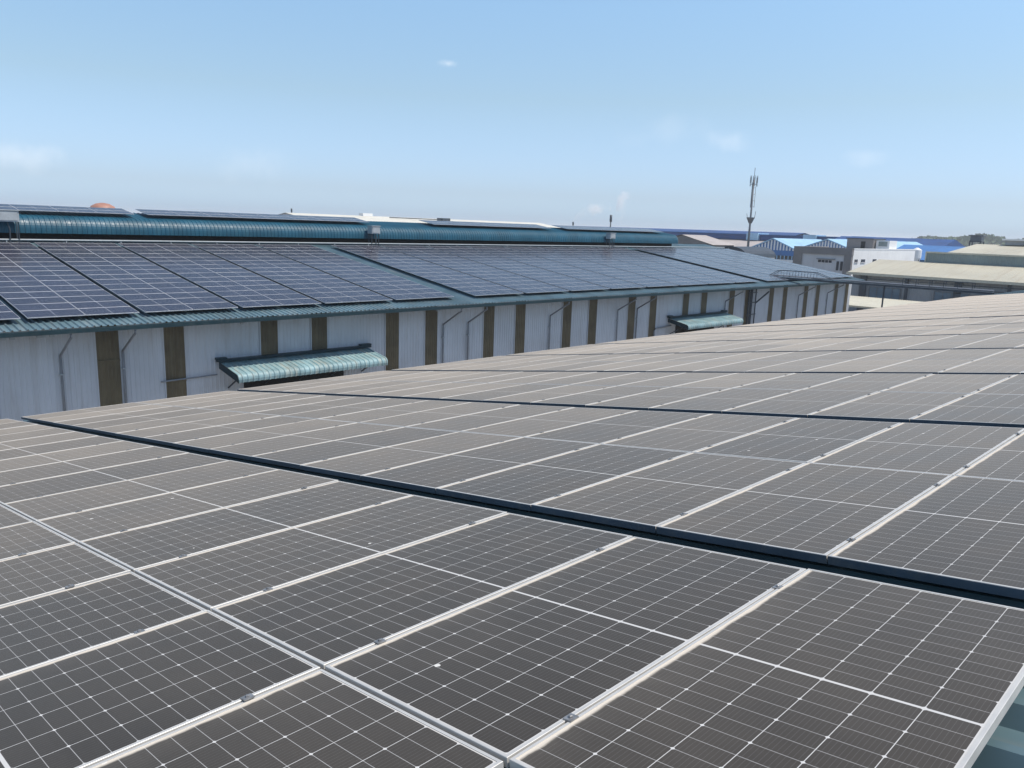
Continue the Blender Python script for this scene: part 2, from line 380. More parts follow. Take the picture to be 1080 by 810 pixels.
# panel layout: (roof, block, row in block, column) -> origin and axes
cands = []
def rot_for(up, z):                         # local x = upslope
    x = Vector(up).normalized(); zz = Vector(z).normalized(); y = zz.cross(x)
    return Matrix((x, y, zz)).transposed()
RN = rot_for((CS,0,SS), (-SS,0,CS)); RO = rot_for((-CS,0,SS), (SS,0,CS))
def pix(P):
    d = P-CAM; z = d.dot(FW)
    if z < 0.3: return None
    return Vector((540+FPX*d.dot(RX)/z, 405+FPX*d.dot(DN)/z))
def seen(c, Rm):
    """area in the frame of a panel (0 if out of it), by sampling its face"""
    n, q = 0, 6; pts = []
    for i in range(q):
        for j in range(q):
            P = c + Rm @ Vector(((i+.5)/q-.5, ((j+.5)/q-.5)*2, 0)); P = pix(P)
            if P and 0 <= P.x <= 1080 and 0 <= P.y <= 810: n += 1
    C4 = [pix(c + Rm @ Vector((sx*PW/2, sy*PL/2, 0))) for sx, sy in ((-1,-1),(1,-1),(1,1),(-1,1))]
    if n == 0 or any(p is None for p in C4): return 0 if n == 0 else 1e5*n/36
    A = 0.5*abs(sum(C4[k].x*C4[(k+1)%4].y-C4[(k+1)%4].x*C4[k].y for k in range(4)))
    return A*n/(q*q)
OW = "zeroth first second third fourth fifth sixth seventh eighth ninth tenth eleventh twelfth thirteenth fourteenth fifteenth sixteenth seventeenth eighteenth nineteenth twentieth".split()
OW += ['twenty-'+w for w in OW[1:10]] + ['thirtieth'] + ['thirty-'+w for w in OW[1:10]] + ['fortieth'] + ['forty-'+w for w in OW[1:10]]
for k in range(0, 15):                      # blocks of two rows between the dark gaps
    for r_ in range(2):
        b0 = -GV/2 - PL - 0.0 + k*PERIOD + r_*(PL+GV)
        if k >= 7: b0 += 0.32
        for c_ in range(16):                # first column stands at the eaves
            a0 = -15*PITCH + c_*PITCH + GU/2
            P = near(a0+PW/2, b0+PL/2)
            cands.append(dict(P=P, R=RN, roof='near', lab='dusty solar panel, %s column above the eaves, %s row of the %s block' %
                              (OW[c_+1], ('front','back')[r_], OW[k+1]), key=(k, r_, c_)))
XB, ZB = -33.25, 6.50                        # lower edge of the panels opposite
def opp(a, y, c=0.0): return Vector((XB - a*CS + c*SS, y, ZB + a*SS + c*CS))
cols_opp = []
for st, nb in ((2.37-PERIOD, 7), (30.42, 8), (67.2, 5)):
    for k in range(nb):
        for r_ in range(2):
            y = st + k*PERIOD + r_*(PL+GV)
            if st > 60 and k == 4 and r_ == 1: continue
            cols_opp.append(y)
for ci, y in enumerate(cols_opp):
    for ri in range(15):
        P = opp(ri*PITCH+PW/2, y+PL/2)
        cands.append(dict(P=P, R=RO, roof='opp', lab='bluish solar panel opposite, %s row above the eaves, %s panel from the left' % (OW[ri+1], OW[ci-1]) if ci > 1 else 'bluish solar panel opposite at far left, %s row above the eaves' % OW[ri+1], key=(ci, ri)))
# panels on the ridge monitor opposite
MX, MZ = -50.75, 10.60
for st, en in ((-3.71, 17.4), (18.2, 34.8), (41.6, 58.0), (58.7, 76.6)):
    y = st
    while y+PL <= en+0.3:
        for ri in range(2):
            P = Vector((MX-(ri*PITCH+PW/2)*CS, y+PL/2, MZ+(ri*PITCH+PW/2)*SS))
            cands.append(dict(P=P, R=RO, roof='top', lab=None, key=(y, ri)))
        y += PL+GV
for c in cands: c['A'] = seen(c['P'], c['R'])
order = sorted((c for c in cands if c['lab']), key=lambda c: -c['A'])
single = [c for c in order if c['A'] > 0][:298]
ids = set(id(c) for c in single)
rest = [c for c in cands if id(c) not in ids and not (c['roof'] == 'near' and c['A'] == 0 and c['key'][0] == 0 and c['key'][2] == 15 and c['key'][1] == 0)]

# one panel: frame ring, glass, clamps (local: x upslope, y along the eaves, z up)
LIP, FH = 0.013, 0.035
def add_frame(mb, T, mi=0):
    w, l = PW/2, PL/2
    o4 = [(-w,-l),(w,-l),(w,l),(-w,l)]; i4 = [(-w+LIP,-l+LIP),(w-LIP,-l+LIP),(w-LIP,l-LIP),(-w+LIP,l-LIP)]
    ch = 0.0015
    c4 = [(-w+ch,-l+ch),(w-ch,-l+ch),(w-ch,l-ch),(-w+ch,l-ch)]
    rings = [[mb.vert(T((x,y,z))) for x, y in R4] for R4, z in ((o4,-FH),(o4,-ch),(c4,0),(i4,0),(i4,-0.004))]
    for A, B in zip(rings, rings[1:]):
        for k in range(4): mb.face((A[k], A[(k+1)%4], B[(k+1)%4], B[k]), mi, [(0.5,0.004)]*4)
def add_glass(mb, T, mi=0):
    w, l = PW/2-LIP, PL/2-LIP
    q = [(-w,-l),(w,-l),(w,l),(-w,l)]
    mb.quad(*[T((x,y,-0.0022)) for x, y in q], mi, [(x+PW/2, y+PL/2) for x, y in q])
    mb.quad(*[T((x,y,-0.0075)) for x, y in q[::-1]], mi, [(x+PW/2, y+PL/2) for x, y in q[::-1]])
I3 = lambda p: p
def frame_mesh(): b = MB(); add_frame(b, I3); return b.mesh('frame', [M['frame']])
def glass_mesh(key): b = MB(); add_glass(b, I3); return b.mesh('glass_face', [M[key]])
def clamp_mesh():
    b = MB()
    b.box(PW/2-0.013, PW/2+GU+0.013, -0.021, 0.021, 0.0006, 0.0052)
    b.box(PW/2+0.002, PW/2+GU-0.002, -0.021, 0.021, -0.03, 0.0006)
    b.lathe((PW/2+GU/2, 0, 0.0052), [(0.0085,0),(0.0085,0.006),(0.006,0.0075)], 6)
    return b.mesh('clamp', [M['clamp']])
FM = frame_mesh(); FO = FM.copy(); FO.materials[0] = M['frame_dull']; CM = clamp_mesh()
GM = {'near': glass_mesh('glass_dusty'), 'opp': glass_mesh('glass_clean')}
whole = {}
for k, g_ in (('near','glass_dusty'), ('opp','glass_clean')):
    b = MB(); add_frame(b, I3, 0); add_glass(b, I3, 1); whole[k] = b.mesh('solar_panel', [M['frame' if k == 'near' else 'frame_dull'], M[g_]])
def add_shade_strip(mb, T, mi=0):  # added dark strip: painted shade over the frame side facing the gap
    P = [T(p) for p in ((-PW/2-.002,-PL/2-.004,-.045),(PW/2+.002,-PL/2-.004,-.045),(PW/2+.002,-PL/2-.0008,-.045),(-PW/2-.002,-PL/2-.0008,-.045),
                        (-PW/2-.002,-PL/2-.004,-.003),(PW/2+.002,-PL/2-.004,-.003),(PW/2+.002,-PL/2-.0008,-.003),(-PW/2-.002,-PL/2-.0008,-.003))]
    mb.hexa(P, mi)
_b = MB(); add_shade_strip(_b, I3); SM = _b.mesh('shade_strip', [M['navy_shade']])
_b = MB(); add_frame(_b, I3, 0); add_glass(_b, I3, 1); add_shade_strip(_b, I3, 2); whole['skirted'] = _b.mesh('solar_panel', [M['frame'], M['glass_dusty'], M['navy_shade']])
GRP = {'near': 'dusty solar panels on the near roof', 'opp': 'bluish solar panels on the roof opposite'}
jit = random.Random(3)
for c in single:
    mt = (c['R'] @ Matrix.Rotation(jit.gauss(0,.0014), 3, 'X') @ Matrix.Rotation(jit.gauss(0,.0014), 3, 'Y')).to_4x4(); mt.translation = c['P'] + Vector((0,0,jit.uniform(-.0015,.0015)))
    big = c['A'] > 700 and c['roof'] == 'near'
    if c['roof'] == 'opp': big = c['A'] > 500
    if not big:
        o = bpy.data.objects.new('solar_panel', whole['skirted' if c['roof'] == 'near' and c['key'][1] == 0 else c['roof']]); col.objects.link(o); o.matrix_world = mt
    else:
        o = bpy.data.objects.new('solar_panel', None); col.objects.link(o); o.matrix_world = mt; o.empty_display_size = 0.1
        for nm, me in (('frame', FM if c['roof'] == 'near' else FO), ('glass_face', GM[c['roof']])):
            ch = bpy.data.objects.new(nm, me); col.objects.link(ch); ch.parent = o
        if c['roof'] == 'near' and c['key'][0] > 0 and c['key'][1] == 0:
            ch = bpy.data.objects.new('shade_strip', SM); col.objects.link(ch); ch.parent = o
        if c['A'] > 900 and c['roof'] == 'near' and c['key'][2] < 15:
            for yy in (-0.755, 0.72):
                ch = bpy.data.objects.new('clamp', CM); col.objects.link(ch); ch.parent = o; ch.location = (0, yy + jit.uniform(-.02,.02), 0)
    tag(o, c['lab'], 'solar panel', GRP[c['roof']])
b = MB()
for c in rest:
    T = (lambda P, Rm: (lambda p: P + Rm @ Vector(p)))(c['P'], c['R'])
    add_frame(b, T, 0 if c['roof'] == 'near' else 4); add_glass(b, T, 1 if c['roof'] == 'near' else 2)
    if c['roof'] == 'near' and c['key'][1] == 0: add_shade_strip(b, T, 3)
tag(obj('solar_panel_rows', b, [M['frame'], M['glass_dusty'], M['glass_clean'], M['navy_shade'], M['frame_dull']]),
    'farther rows of small framed solar panels on both long warehouse roofs', 'solar panels', kind='stuff')

# rails under the near panels (fixed to the roof)
for k in range(0, 4):
    for r_ in range(2):
        b0 = -GV/2 - PL + k*PERIOD + r_*(PL+GV)
        for off in (0.29, PL-0.32):
            b = MB(); y = b0+off
            P = [near(a, y+dy, cc) for cc in (HR+0.034, -FH-0.001) for a, dy in ((-15.9,-.02),(-0.995+PITCH,-.02),(-0.995+PITCH,.02),(-15.9,.02))]
            b.hexa([P[0],P[1],P[2],P[3],P[4],P[5],P[6],P[7]])
            obj('mounting_rail', b, M['frame'], roof)

# ---------------------------------------------------------------- warehouse opposite
XE, XR = -32.35, -52.9
HO = -0.25
def rz_o(x): return ZB + (XB - x)*math.tan(S) + HO/CS
YA, YZ = -16.0, 90.6
ow = thing('opposite_warehouse', 'long grey warehouse with brown vertical strips, teal eaves and curved teal ridge vent', 'warehouse', (-52.9, 37, 0))
b = MB()
L_ = (XE-XR)/CS
b.ribbed((XE, YA, rz_o(XE)), (0,1,0), YZ-YA-2.6, (-CS,0,SS), L_, (SS,0,CS), 0.26, 0.055)
b.ribbed((2*XR-XE, YA, rz_o(XE)), (0,1,0), YZ-YA-2.6, (CS,0,SS), L_, (-SS,0,CS), 0.26, 0.034)
oroof = obj('roof', b, M['teal_roof'], ow)
b = MB()
b.box(XE-0.02, XE+0.16, YA, YZ-2.6, rz_o(XE)-0.19, rz_o(XE)-0.03)
obj('gutter', b, M['teal_dark'], ow)
b = MB()
for sg, x in ((1, XE), (-1, 2*XR-XE)):
    b.hexa([(x,YZ-2.62,rz_o(XE)-.2),(XR,YZ-2.62,rz_o(XR)-.2),(XR,YZ-2.5,rz_o(XR)-.2),(x,YZ-2.5,rz_o(XE)-.2),
            (x,YZ-2.62,rz_o(XE)+.06),(XR,YZ-2.62,rz_o(XR)+.06),(XR,YZ-2.5,rz_o(XR)+.06),(x,YZ-2.5,rz_o(XE)+.06)])
obj('verge_trim', b, M['teal_dark'], ow)
XW = -34.0
b = MB(); zt = rz_o(XW)-0.06; YW = 88.6
b.ribbed((XW, YA+.4, 0.02), (0,1,0), YW-YA-.4, (0,0,1), zt, (1,0,0), 0.2, 0.022)
xb = 2*XR-XW
b.ribbed((xb, YA+.4, 0.02), (0,1,0), YW-YA-.4, (0,0,1), zt, (-1,0,0), 0.2, 0.022)
for y in (YA+.4, YW):
    i = [b.vert(p) for p in ((xb,y,.02),(XW,y,.02),(XW,y,zt),(XR,y,rz_o(XR)-.08),(xb,y,zt))]; b.face(i)
obj('wall', b, M['wall'], ow)
for k in range(-2, 11):
    for y in (9.42+7.475*k, 12.24+7.475*k):
        if y > 88: continue
        b = MB(); b.ribbed((XW+0.028, y, 0.6), (0,1,0), 0.92, (0,0,1), zt-0.64, (1,0,0), 0.153, 0.02)
        st = obj('translucent_strip', b, M['skylight'], ow)
        b = MB()
        for yy in (y-0.05, y+0.92): b.box(XW+0.024, XW+0.052, yy, yy+0.05, 0.55, zt-0.03)
        obj('edge_trim', b, M['wall'], st)
# wall girt seen through the strips near the loading doors
for y, z in ((9.42, 4.35), (12.24, 3.15)):
    b = MB(); b.box(XW+0.052, XW+0.075, y, y+0.92, z, z+0.09); obj('wall_girt', b, M['skylight'], ow)
# down pipes: from the gutter back to the wall, then straight down
for ye in (8.02,10.45,28.5,30.5,37.95,45.45,47.9,61.0,75.4,82.3):
    b = MB(); ze = 4.75; z_ = rz_o(XE)-0.25
    b.tube([(XE+0.07, ye, z_+.03), (XE+0.07, ye, z_-0.12), (XE-0.12, ye, z_-0.22), (XW+0.12, ye, ze+0.05), (XW+0.12, ye, ze-0.15), (XW+0.12, ye, 0.1)], 0.052, 8)
    pp = obj('downpipe', b, M['pipe'], ow, True)
    b = MB(); b.box(XW+0.03, XW+0.2, ye-0.08, ye+0.08, ze-0.75, ze-0.70); obj('pipe_bracket', b, M['box'], pp)
# row of small fittings under the eaves
for y in (5.7, 6.0, 6.9, 7.05, 7.35, 15.2, 26.9):
    b = MB(); b.box(XE-0.3, XE-0.16, y, y+0.16, rz_o(XE)-0.33, rz_o(XE)-0.16); obj('eaves_fitting', b, M['box'], ow)
# riser pipes where the service bridge meets the wall
b = MB()
for y in (65.0, 65.35, 65.6, 66.3): b.tube([(XW+0.2, y, 0.1), (XW+0.2, y, 5.7)], 0.06, 6)
for z in (3.4, 4.5, 5.4): b.bar((XW+0.2, 64.8, z), (XW+0.2, 66.5, z), 0.07)
b.tube([(XW+0.2, 66.3, 4.4), (XW+0.9, 67.4, 5.5)], 0.07, 6)
obj('riser_pipes', b, M['dark_steel'], ow)
# pipe along the wall
b = MB(); b.tube([(XW+0.12, 12.0, 3.25), (XW+0.12, 14.6, 3.3)], 0.035, 6); obj('wall_pipe', b, M['pipe'], ow)
b = MB(); b.tube([(XW+0.15, 50.3, 0.1), (XW+0.15, 50.3, 2.9), (XW+0.15, 50.45, 3.08), (XW+0.15, 52.6, 3.2)], 0.06, 6)
obj('wall_pipe', b, M['pipe'], ow)
# ridge monitor: louvred base, curved skirt, roof
yA, yB = -15.0, 77.3
cx, cz, rr = -50.66, 9.50, 0.80
cv = [(-49.86, 9.33), (-49.86, 9.50)]
for k in range(1, 9):
    t = k/8*R(81.5); cv.append((cx + rr*math.cos(t), cz + rr*math.sin(t)))
cv.append((XR, cv[-1][1] + (cv[-1][0]-XR)*math.tan(S)))
b = MB(); b.curved(cv, yA, yB, 0.27, 0.03)
b.curved([(2*XR-x, z) for x, z in cv][::-1], yA, yB, 0.27, 0.03)
mon = obj('ridge_vent', b, M['teal_vent'], ow)
b = MB()
for y0_, y1_ in ((yB, yB+0.05), (yA-0.05, yA)):
    n0 = []
    pr = cv + [(2*XR-x, z) for x, z in cv[:-1][::-1]]
    A = [b.vert((x, y0_, z+0.045)) for x, z in pr]; B = [b.vert((x, y1_, z+0.045)) for x, z in pr]
    b.face(A); b.face(B[::-1])
    for k in range(len(pr)): b.face((A[k], A[(k+1)%len(pr)], B[(k+1)%len(pr)], B[k]))
obj('end_cap', b, M['teal_roof'], mon)
b = MB(); b.box(2*XR+50.6, -50.6, yA+.1, yB-.1, 9.0, 10.3); obj('louvre', b, M['black'], mon)
b = MB()
b.tube([(-49.35, -15, rz_o(-49.35)+0.32), (-49.35, 86.9, rz_o(-49.35)+0.32)], 0.05, 6)
for k in range(35):
    y = -14+k*3; b.bar((-49.35, y, rz_o(-49.35)+0.01), (-49.35, y, rz_o(-49.35)+0.28), 0.05)
obj('conduit', b, M['box'], ow)
# awnings over the loading doors
def awning(y0_, y1_, zw, zo, proj, seed):
    a = thing.__call__ if False else None
    b = MB(); x1 = XW+proj
    c = [(x1+0.02, zo-0.44), (x1+0.05, zo-0.30)]
    for k in range(1, 7):
        t = R(10)+k/6*R(68); c.append((x1-0.17+0.22*math.cos(t), zo-0.30+0.24*math.sin(t)))
    c.append((XW+0.05, zw))
    b.curved(c, y0_, y1_, 0.27, 0.035)
    aw = obj('awning', b, M['awning'], ow)
    b = MB(); b.box(XW+0.03, XW+0.36, y0_-0.15, y1_+0.1, zw+0.03, zw+0.13); b.box(XW+0.03, XW+0.30, y0_-0.2, y0_+0.3, zw+0.13, zw+0.22); b.box(XW+0.03, XW+0.30, y1_-0.5, y1_+0.15, zw+0.13, zw+0.22)
    obj('flashing', b, M['teal_dark'], aw)
    for y in (y0_, y1_):
        b = MB(); pr = [(x, z-0.03) for x, z in c] + [(XW+0.05, zw-0.32), (x1-0.1, zo-0.42)]
        A = [b.vert((x, y-0.02, z)) for x, z in pr]; B = [b.vert((x, y+0.02, z)) for x, z in pr]
        b.face(A); b.face(B[::-1])
        for k in range(len(pr)): b.face((A[k], A[(k+1)%len(pr)], B[(k+1)%len(pr)], B[k]))
        obj('side_panel', b, M['teal_dark'], aw)
    k = 0; y = y0_+0.4
    while y < y1_:
        b = MB(); b.bar((XW+0.05, y, zw-0.2), (x1-0.05, y, zo-0.26), 0.08, 0.14); b.bar((XW+0.06, y, zw-1.3), (x1-0.5, y, zo-0.22), 0.06); obj('bracket', b, M['dark_steel'], aw); y += 1.9
    b = MB(); b.box(XW+0.03, XW+0.08, y0_+1.2, y1_-1.5, 0.05, zw-0.5); obj('doorway', b, M['black'], ow)
awning(14.75, 23.1, 3.88, 3.62, 1.95, 1)
awning(52.3, 61.0, 3.80, 3.52, 1.95, 2)
# boxes standing in front of the ridge vent
def ridge_box(y, w, label, z0=9.95, z1=10.55):
    z = rz_o(-49.6)
    t = thing('equipment_box', label, 'box', (-49.6, y, z), 'equipment boxes along the ridge vent')
    b = MB(); b.box(-49.78, -49.2, y-w/2, y+w/2, z0, z1); bd = obj('cabinet', b, M['box'], t)
    b = MB(); b.box(-49.82, -49.14, y-w/2-.04, y+w/2+.04, z1, z1+.05); obj('lid', b, M['box'], t)
    b = MB(); b.box(-49.2, -49.17, y-w/2+.08, y+w/2-.08, z0+.07, z1-.08); obj('door', b, M['box'], t)
    for yy in (y-w/2+.06, y+w/2-.06):
        b = MB(); b.bar((-49.3, yy, z+0.03), (-49.3, yy, z0), 0.05); b.bar((-49.7, yy, z+0.03), (-49.7, yy, z0), 0.05); obj('leg', b, M['dark_steel'], t)
    b = MB(); b.tube([(-49.35, y, z0+.01), (-49.3, y+.1, 9.5), (-49.25, y+.05, z+.05)], 0.035, 6); obj('cable', b, M['dark_steel'], t)
ridge_box(10.1, 1.15, 'pale grey equipment box on legs at the left end of the curved ridge vent')
ridge_box(34.6, 0.75, 'small grey equipment box against the bare stretch of the curved ridge vent', 9.72, 10.28)
ridge_box(64.2, 0.85, 'small grey equipment box near the right end of the curved ridge vent', 9.72, 10.28)

# ---------------------------------------------------------------- service bridge between the roofs
def bridge():
    y = 72.0; t = thing('service_bridge', 'thin dark steel pipe bridge with railings spanning between the two long roofs', 'bridge', (-26, y, 6.3))
    b = MB(); xa, xz, z = -35.5, -15.9, 6.62
    b.box(xa, xz, y-0.35, y+0.35, z, z+0.05)
    for yy in (y-0.3, y+0.3): b.bar((xa, yy, z-0.06), (xz, yy, z-0.06), 0.08, 0.12)
    obj('deck', b, M['dark_steel'], t)
    for yy in (y-0.33, y+0.33):
        b = MB()
        b.bar((xa+1, yy, z+0.7), (xa+4.6, yy, z+0.7), 0.045); b.bar((xa, yy, z+0.1), (xa+1, yy, z+0.7), 0.045)
        b.bar((xa+4.6, yy, z+0.7), (xa+6.5, yy, z+0.1), 0.045)
        b.bar((xz-7, yy, z+0.7), (xz-1.5, yy, z+0.7), 0.05)
        for k in range(7):
            b.bar((xa+1+k*0.6, yy, z+0.1), (xa+1+k*0.6, yy, z+0.7), 0.03)
        for k in range(6): b.bar((xz-7+k*1.1, yy, z+0.1), (xz-7+k*1.1, yy, z+0.7), 0.04)
        obj('railing', b, M['dark_steel'], t)
    b = MB(); b.tube([(xa, y+0.1, z+0.18), (xz, y+0.1, z+0.18)], 0.07, 6); b.tube([(xa, y-0.1, z+0.16), (xz, y-0.1, z+0.16)], 0.05, 6); obj('pipe', b, M['pipe'], t)
    b = MB(); b.tube([(-24.5, y, 0.05), (-24.5, y, z-0.12)], 0.07, 8); obj('post', b, M['dark_steel'], t)
bridge()

# low canopy between the buildings
t = thing('yard_canopy', 'low pale beige canopy roof just past the end of the strip-walled warehouse', 'canopy', (-33, 98, 0))
b = MB(); b.ribbed((-46, 90.6, 3.02), (1,0,0), 26, (0,1,0), 15.6, (0,0,1), 0.3, 0.03); b.box(-46, -20, 90.5, 106.3, 2.84, 2.98); obj('roof', b, M['beige_trim'], t)
for x in (-45.5, -37.5, -29.5, -20.5):
    for y in (90.9, 105.9):
        b = MB(); b.tube([(x,y,0.02),(x,y,2.84)], 0.09, 8); obj('post', b, M['galv'], t)

# ---------------------------------------------------------------- beige factory on the right
bf = thing('beige_factory', 'low beige-roofed factory with grey walls and a stepped upper roof, far right', 'factory', (-10, 125, 0))
BX0, BX1 = -44.0, 30.0
sl = math.tan(S)
b = MB(); b.ribbed((BX0, 112, 5.9), (1,0,0), BX1-BX0, (0,CS,SS), 11.5/CS, (0,-SS,CS), 0.3, 0.03)
b.box(BX0, BX1, 111.95, 112.0, 5.72, 5.95)
b.ribbed((-37.3, 123.4, 8.98), (1,0,0), BX1+37.3, (0,1,0.02), 1.5, (0,0,1), 0.3, 0.02)
b.ribbed((-35.2, 124.6, 9.02), (1,0,0), BX1+35.2, (0,14.8,1.38), 14.9, (0,-.09,1), 0.3, 0.03)
obj('roof', b, M['beige_roof'], bf)
b = MB(); b.box(BX0-.05, BX1, 111.86, 111.94, 5.60, 5.84); b.box(-37.4, BX1, 123.22, 123.4, 8.9, 9.12); b.box(-37.45, -37.3, 123.2, 125, 7.6, 9.1); b.box(-35.3,-35.18,124.6,139.5,8.6,9.0)
obj('roof_trim', b, M['beige_trim'], bf)
b = MB(); b.ribbed((-37.3, 123.35, 7.5), (1,0,0), BX1+37.3, (0,0,1), 1.42, (0,-1,0), 0.3, 0.03); obj('clerestory', b, M['greengrey'], bf)
b = MB(); b.ribbed((BX0+.4, 113.2, 0.02), (1,0,0), BX1-BX0-.8, (0,0,1), 5.95, (0,-1,0), 0.25, 0.025)
b.quad((BX0+.4,113.2,.02),(BX0+.4,150,.02),(BX0+.4,123.4,7.5),(BX0+.4,113.2,6.0)); b.quad((-35.1,123.5,.02),(-35.1,150,.02),(-35.1,139.4,10.3),(-35.1,124.6,8.95))
b.box(BX0+.4, BX1-.4, 150, 150.2, 0.02, 6)
b.quad((BX0,123.5,7.6),(-35.2,123.5,7.6),(-35.2,150,5.9),(BX0,150,5.9))
b.quad((-35.2,139.4,10.4),(BX1,139.4,10.4),(BX1,152,9.2),(-35.2,152,9.2))
obj('wall', b, M['grey_wall'], bf)
for k in range(12):
    x = BX0+1.6+k*6.1
    b = MB(); b.box(x, x+(0.9 if k % 2 == 0 else 0.35), 112.95, 113.15, 0.02, 6.0); obj('column', b, M['dark_steel'], bf)
b = MB()
for z in (5.1, 4.55): b.bar((BX0+.4, 113.05, z), (-20, 113.05, z), 0.08)
obj('wall_pipe', b, M['dark_steel'], bf)
for x in (-41, -32.5, -24, -15):
    b = MB(); b.box(x, x+4.2, 113.0, 113.16, 2.4, 4.0); f_ = obj('window', b, M['blue_window'], bf)
    b = MB()
    for q in range(5): b.box(x+q*1.04-.02, x+q*1.04+.06, 112.96, 113.0, 2.4, 4.0)
    b.box(x-.05, x+4.27, 112.95, 113.0, 4.0, 4.1); obj('window_frame', b, M['galv'], f_)
b = MB(); b.box(-27.5, -21.0, 110.6, 113.1, 3.85, 4.0); b.box(-27.5, -21.0, 110.55, 110.62, 3.75, 4.08); obj('awning', b, M['galv'], bf)
b = MB(); b.box(-31.0, 30, 138.2, 141.6, 10.45, 11.1); rv = obj('ridge_vent', b, M['grey_wall'], bf)
b = MB(); b.box(-31.4, 30, 137.8, 142, 11.1, 11.35); obj('vent_roof', b, M['white'], rv)
# tank on a stand beyond the beige roof
t = thing('water_tank', 'dark square tank on a short stand beside the beige roof ridge', 'tank', (-38.6, 153, 0))
for x in (-39.6, -37.9):
    for y in (152.2, 153.8):
        b = MB(); b.bar((x,y,0.02),(x,y,10.9),0.16); obj('leg', b, M['dark_steel'], t)
b = MB(); b.box(-39.7,-37.8,152.1,153.9,9.6,9.75); b.box(-39.7,-37.8,152.1,153.9,10.7,10.85); b.bar((-39.6,152.2,9.0),(-37.9,152.2,10.7),.1); obj('platform', b, M['dark_steel'], t)
b = MB(); b.box(-39.6,-37.9,152.2,153.8,10.85,11.75); b.box(-39.9,-37.6,151.9,154.1,11.75,11.9); obj('tank', b, M['galv'], t)

# ---------------------------------------------------------------- offices in the middle distance
t = thing('office_block', 'flat-roofed office block with brown-grey parapet in front and bright white side wall', 'office', (-60, 147, 0))
b = MB(); b.box(-65.2, -54.75, 140.2, 154.3, 0.02, 8.55); obj('wall', b, M['offwhite'], t)
b = MB(); b.box(-65.4, -54.62, 139.9, 140.6, 7.62, 8.87); b.box(-65.4,-65.0,140.6,154.3,7.62,8.87); obj('parapet', b, M['brown_grey'], t)
for x0_, x1_ in ((-65.4,-63.8),(-56.0,-54.7)):
    b = MB(); b.box(x0_, x1_, 139.95, 140.6, 0.02, 7.62); obj('pier', b, M['brown_grey'], t)
b = MB(); b.box(-61.0,-57.6,139.95,140.19,6.72,6.84); obj('window_hood', b, M['brown_grey'], t)
for k in range(4):
    b = MB(); x = -60.7+k*0.66; b.box(x, x+0.5, 140.1, 140.19, 6.15, 6.6); w_ = obj('window', b, M['window'], t)
    b = MB(); b.box(x-.05, x+.55, 140.05, 140.19, 6.08, 6.15); obj('sill', b, M['white'], w_)
for x in (-57.3, -56.6):
    b = MB(); b.box(x, x+0.42, 140.1, 140.19, 4.9, 6.5); obj('window', b, M['window'], t)
XO = -54.7
b = MB(); b.box(-65.2, XO, 154.4, 172, 0.02, 8.6); b.box(XO-.5, XO+.02, 140.62, 172, 0.02, 8.7); b.box(XO-.6, XO+.08, 140.0, 172.1, 8.7, 8.86); obj('side_wall', b, M['white'], t)
for y, w_ in ((141.4,1.4),(144.3,1.9),(149.8,1.8)):
    b = MB(); b.box(XO+.03, XO+.06, y, y+w_, 6.45, 6.95); f_ = obj('window', b, M['window'], t)
    b = MB(); b.box(XO+.03, XO+.16, y-.1, y+w_+.1, 6.36, 6.45); obj('sill', b, M['offwhite'], f_)
b = MB(); b.box(-65.0, XO-.7, 140.6, 171.9, 8.6, 8.62); rf = obj('roof', b, M['offwhite'], t)
b = MB(); b.box(-63.1, -58.0, 158, 164, 8.63, 10.55); st_ = obj('stair_room', b, M['brown_grey'], t)
b = MB(); b.box(-63.3, -57.9, 157.8, 164.2, 10.55, 10.72); obj('slab', b, M['dark_steel'], st_)
b = MB(); b.box(-60.3, -59.5, 157.9, 157.99, 8.64, 10.1); obj('door', b, M['black'], st_)
b = MB(); b.box(-57.8, -55.3, 159, 163, 8.63, 10.4); rp = obj('roof_room', b, M['white'], t)
b = MB(); b.box(-57.3, -55.7, 158.9, 158.99, 9.3, 10.2); obj('opening', b, M['greengrey'], rp)

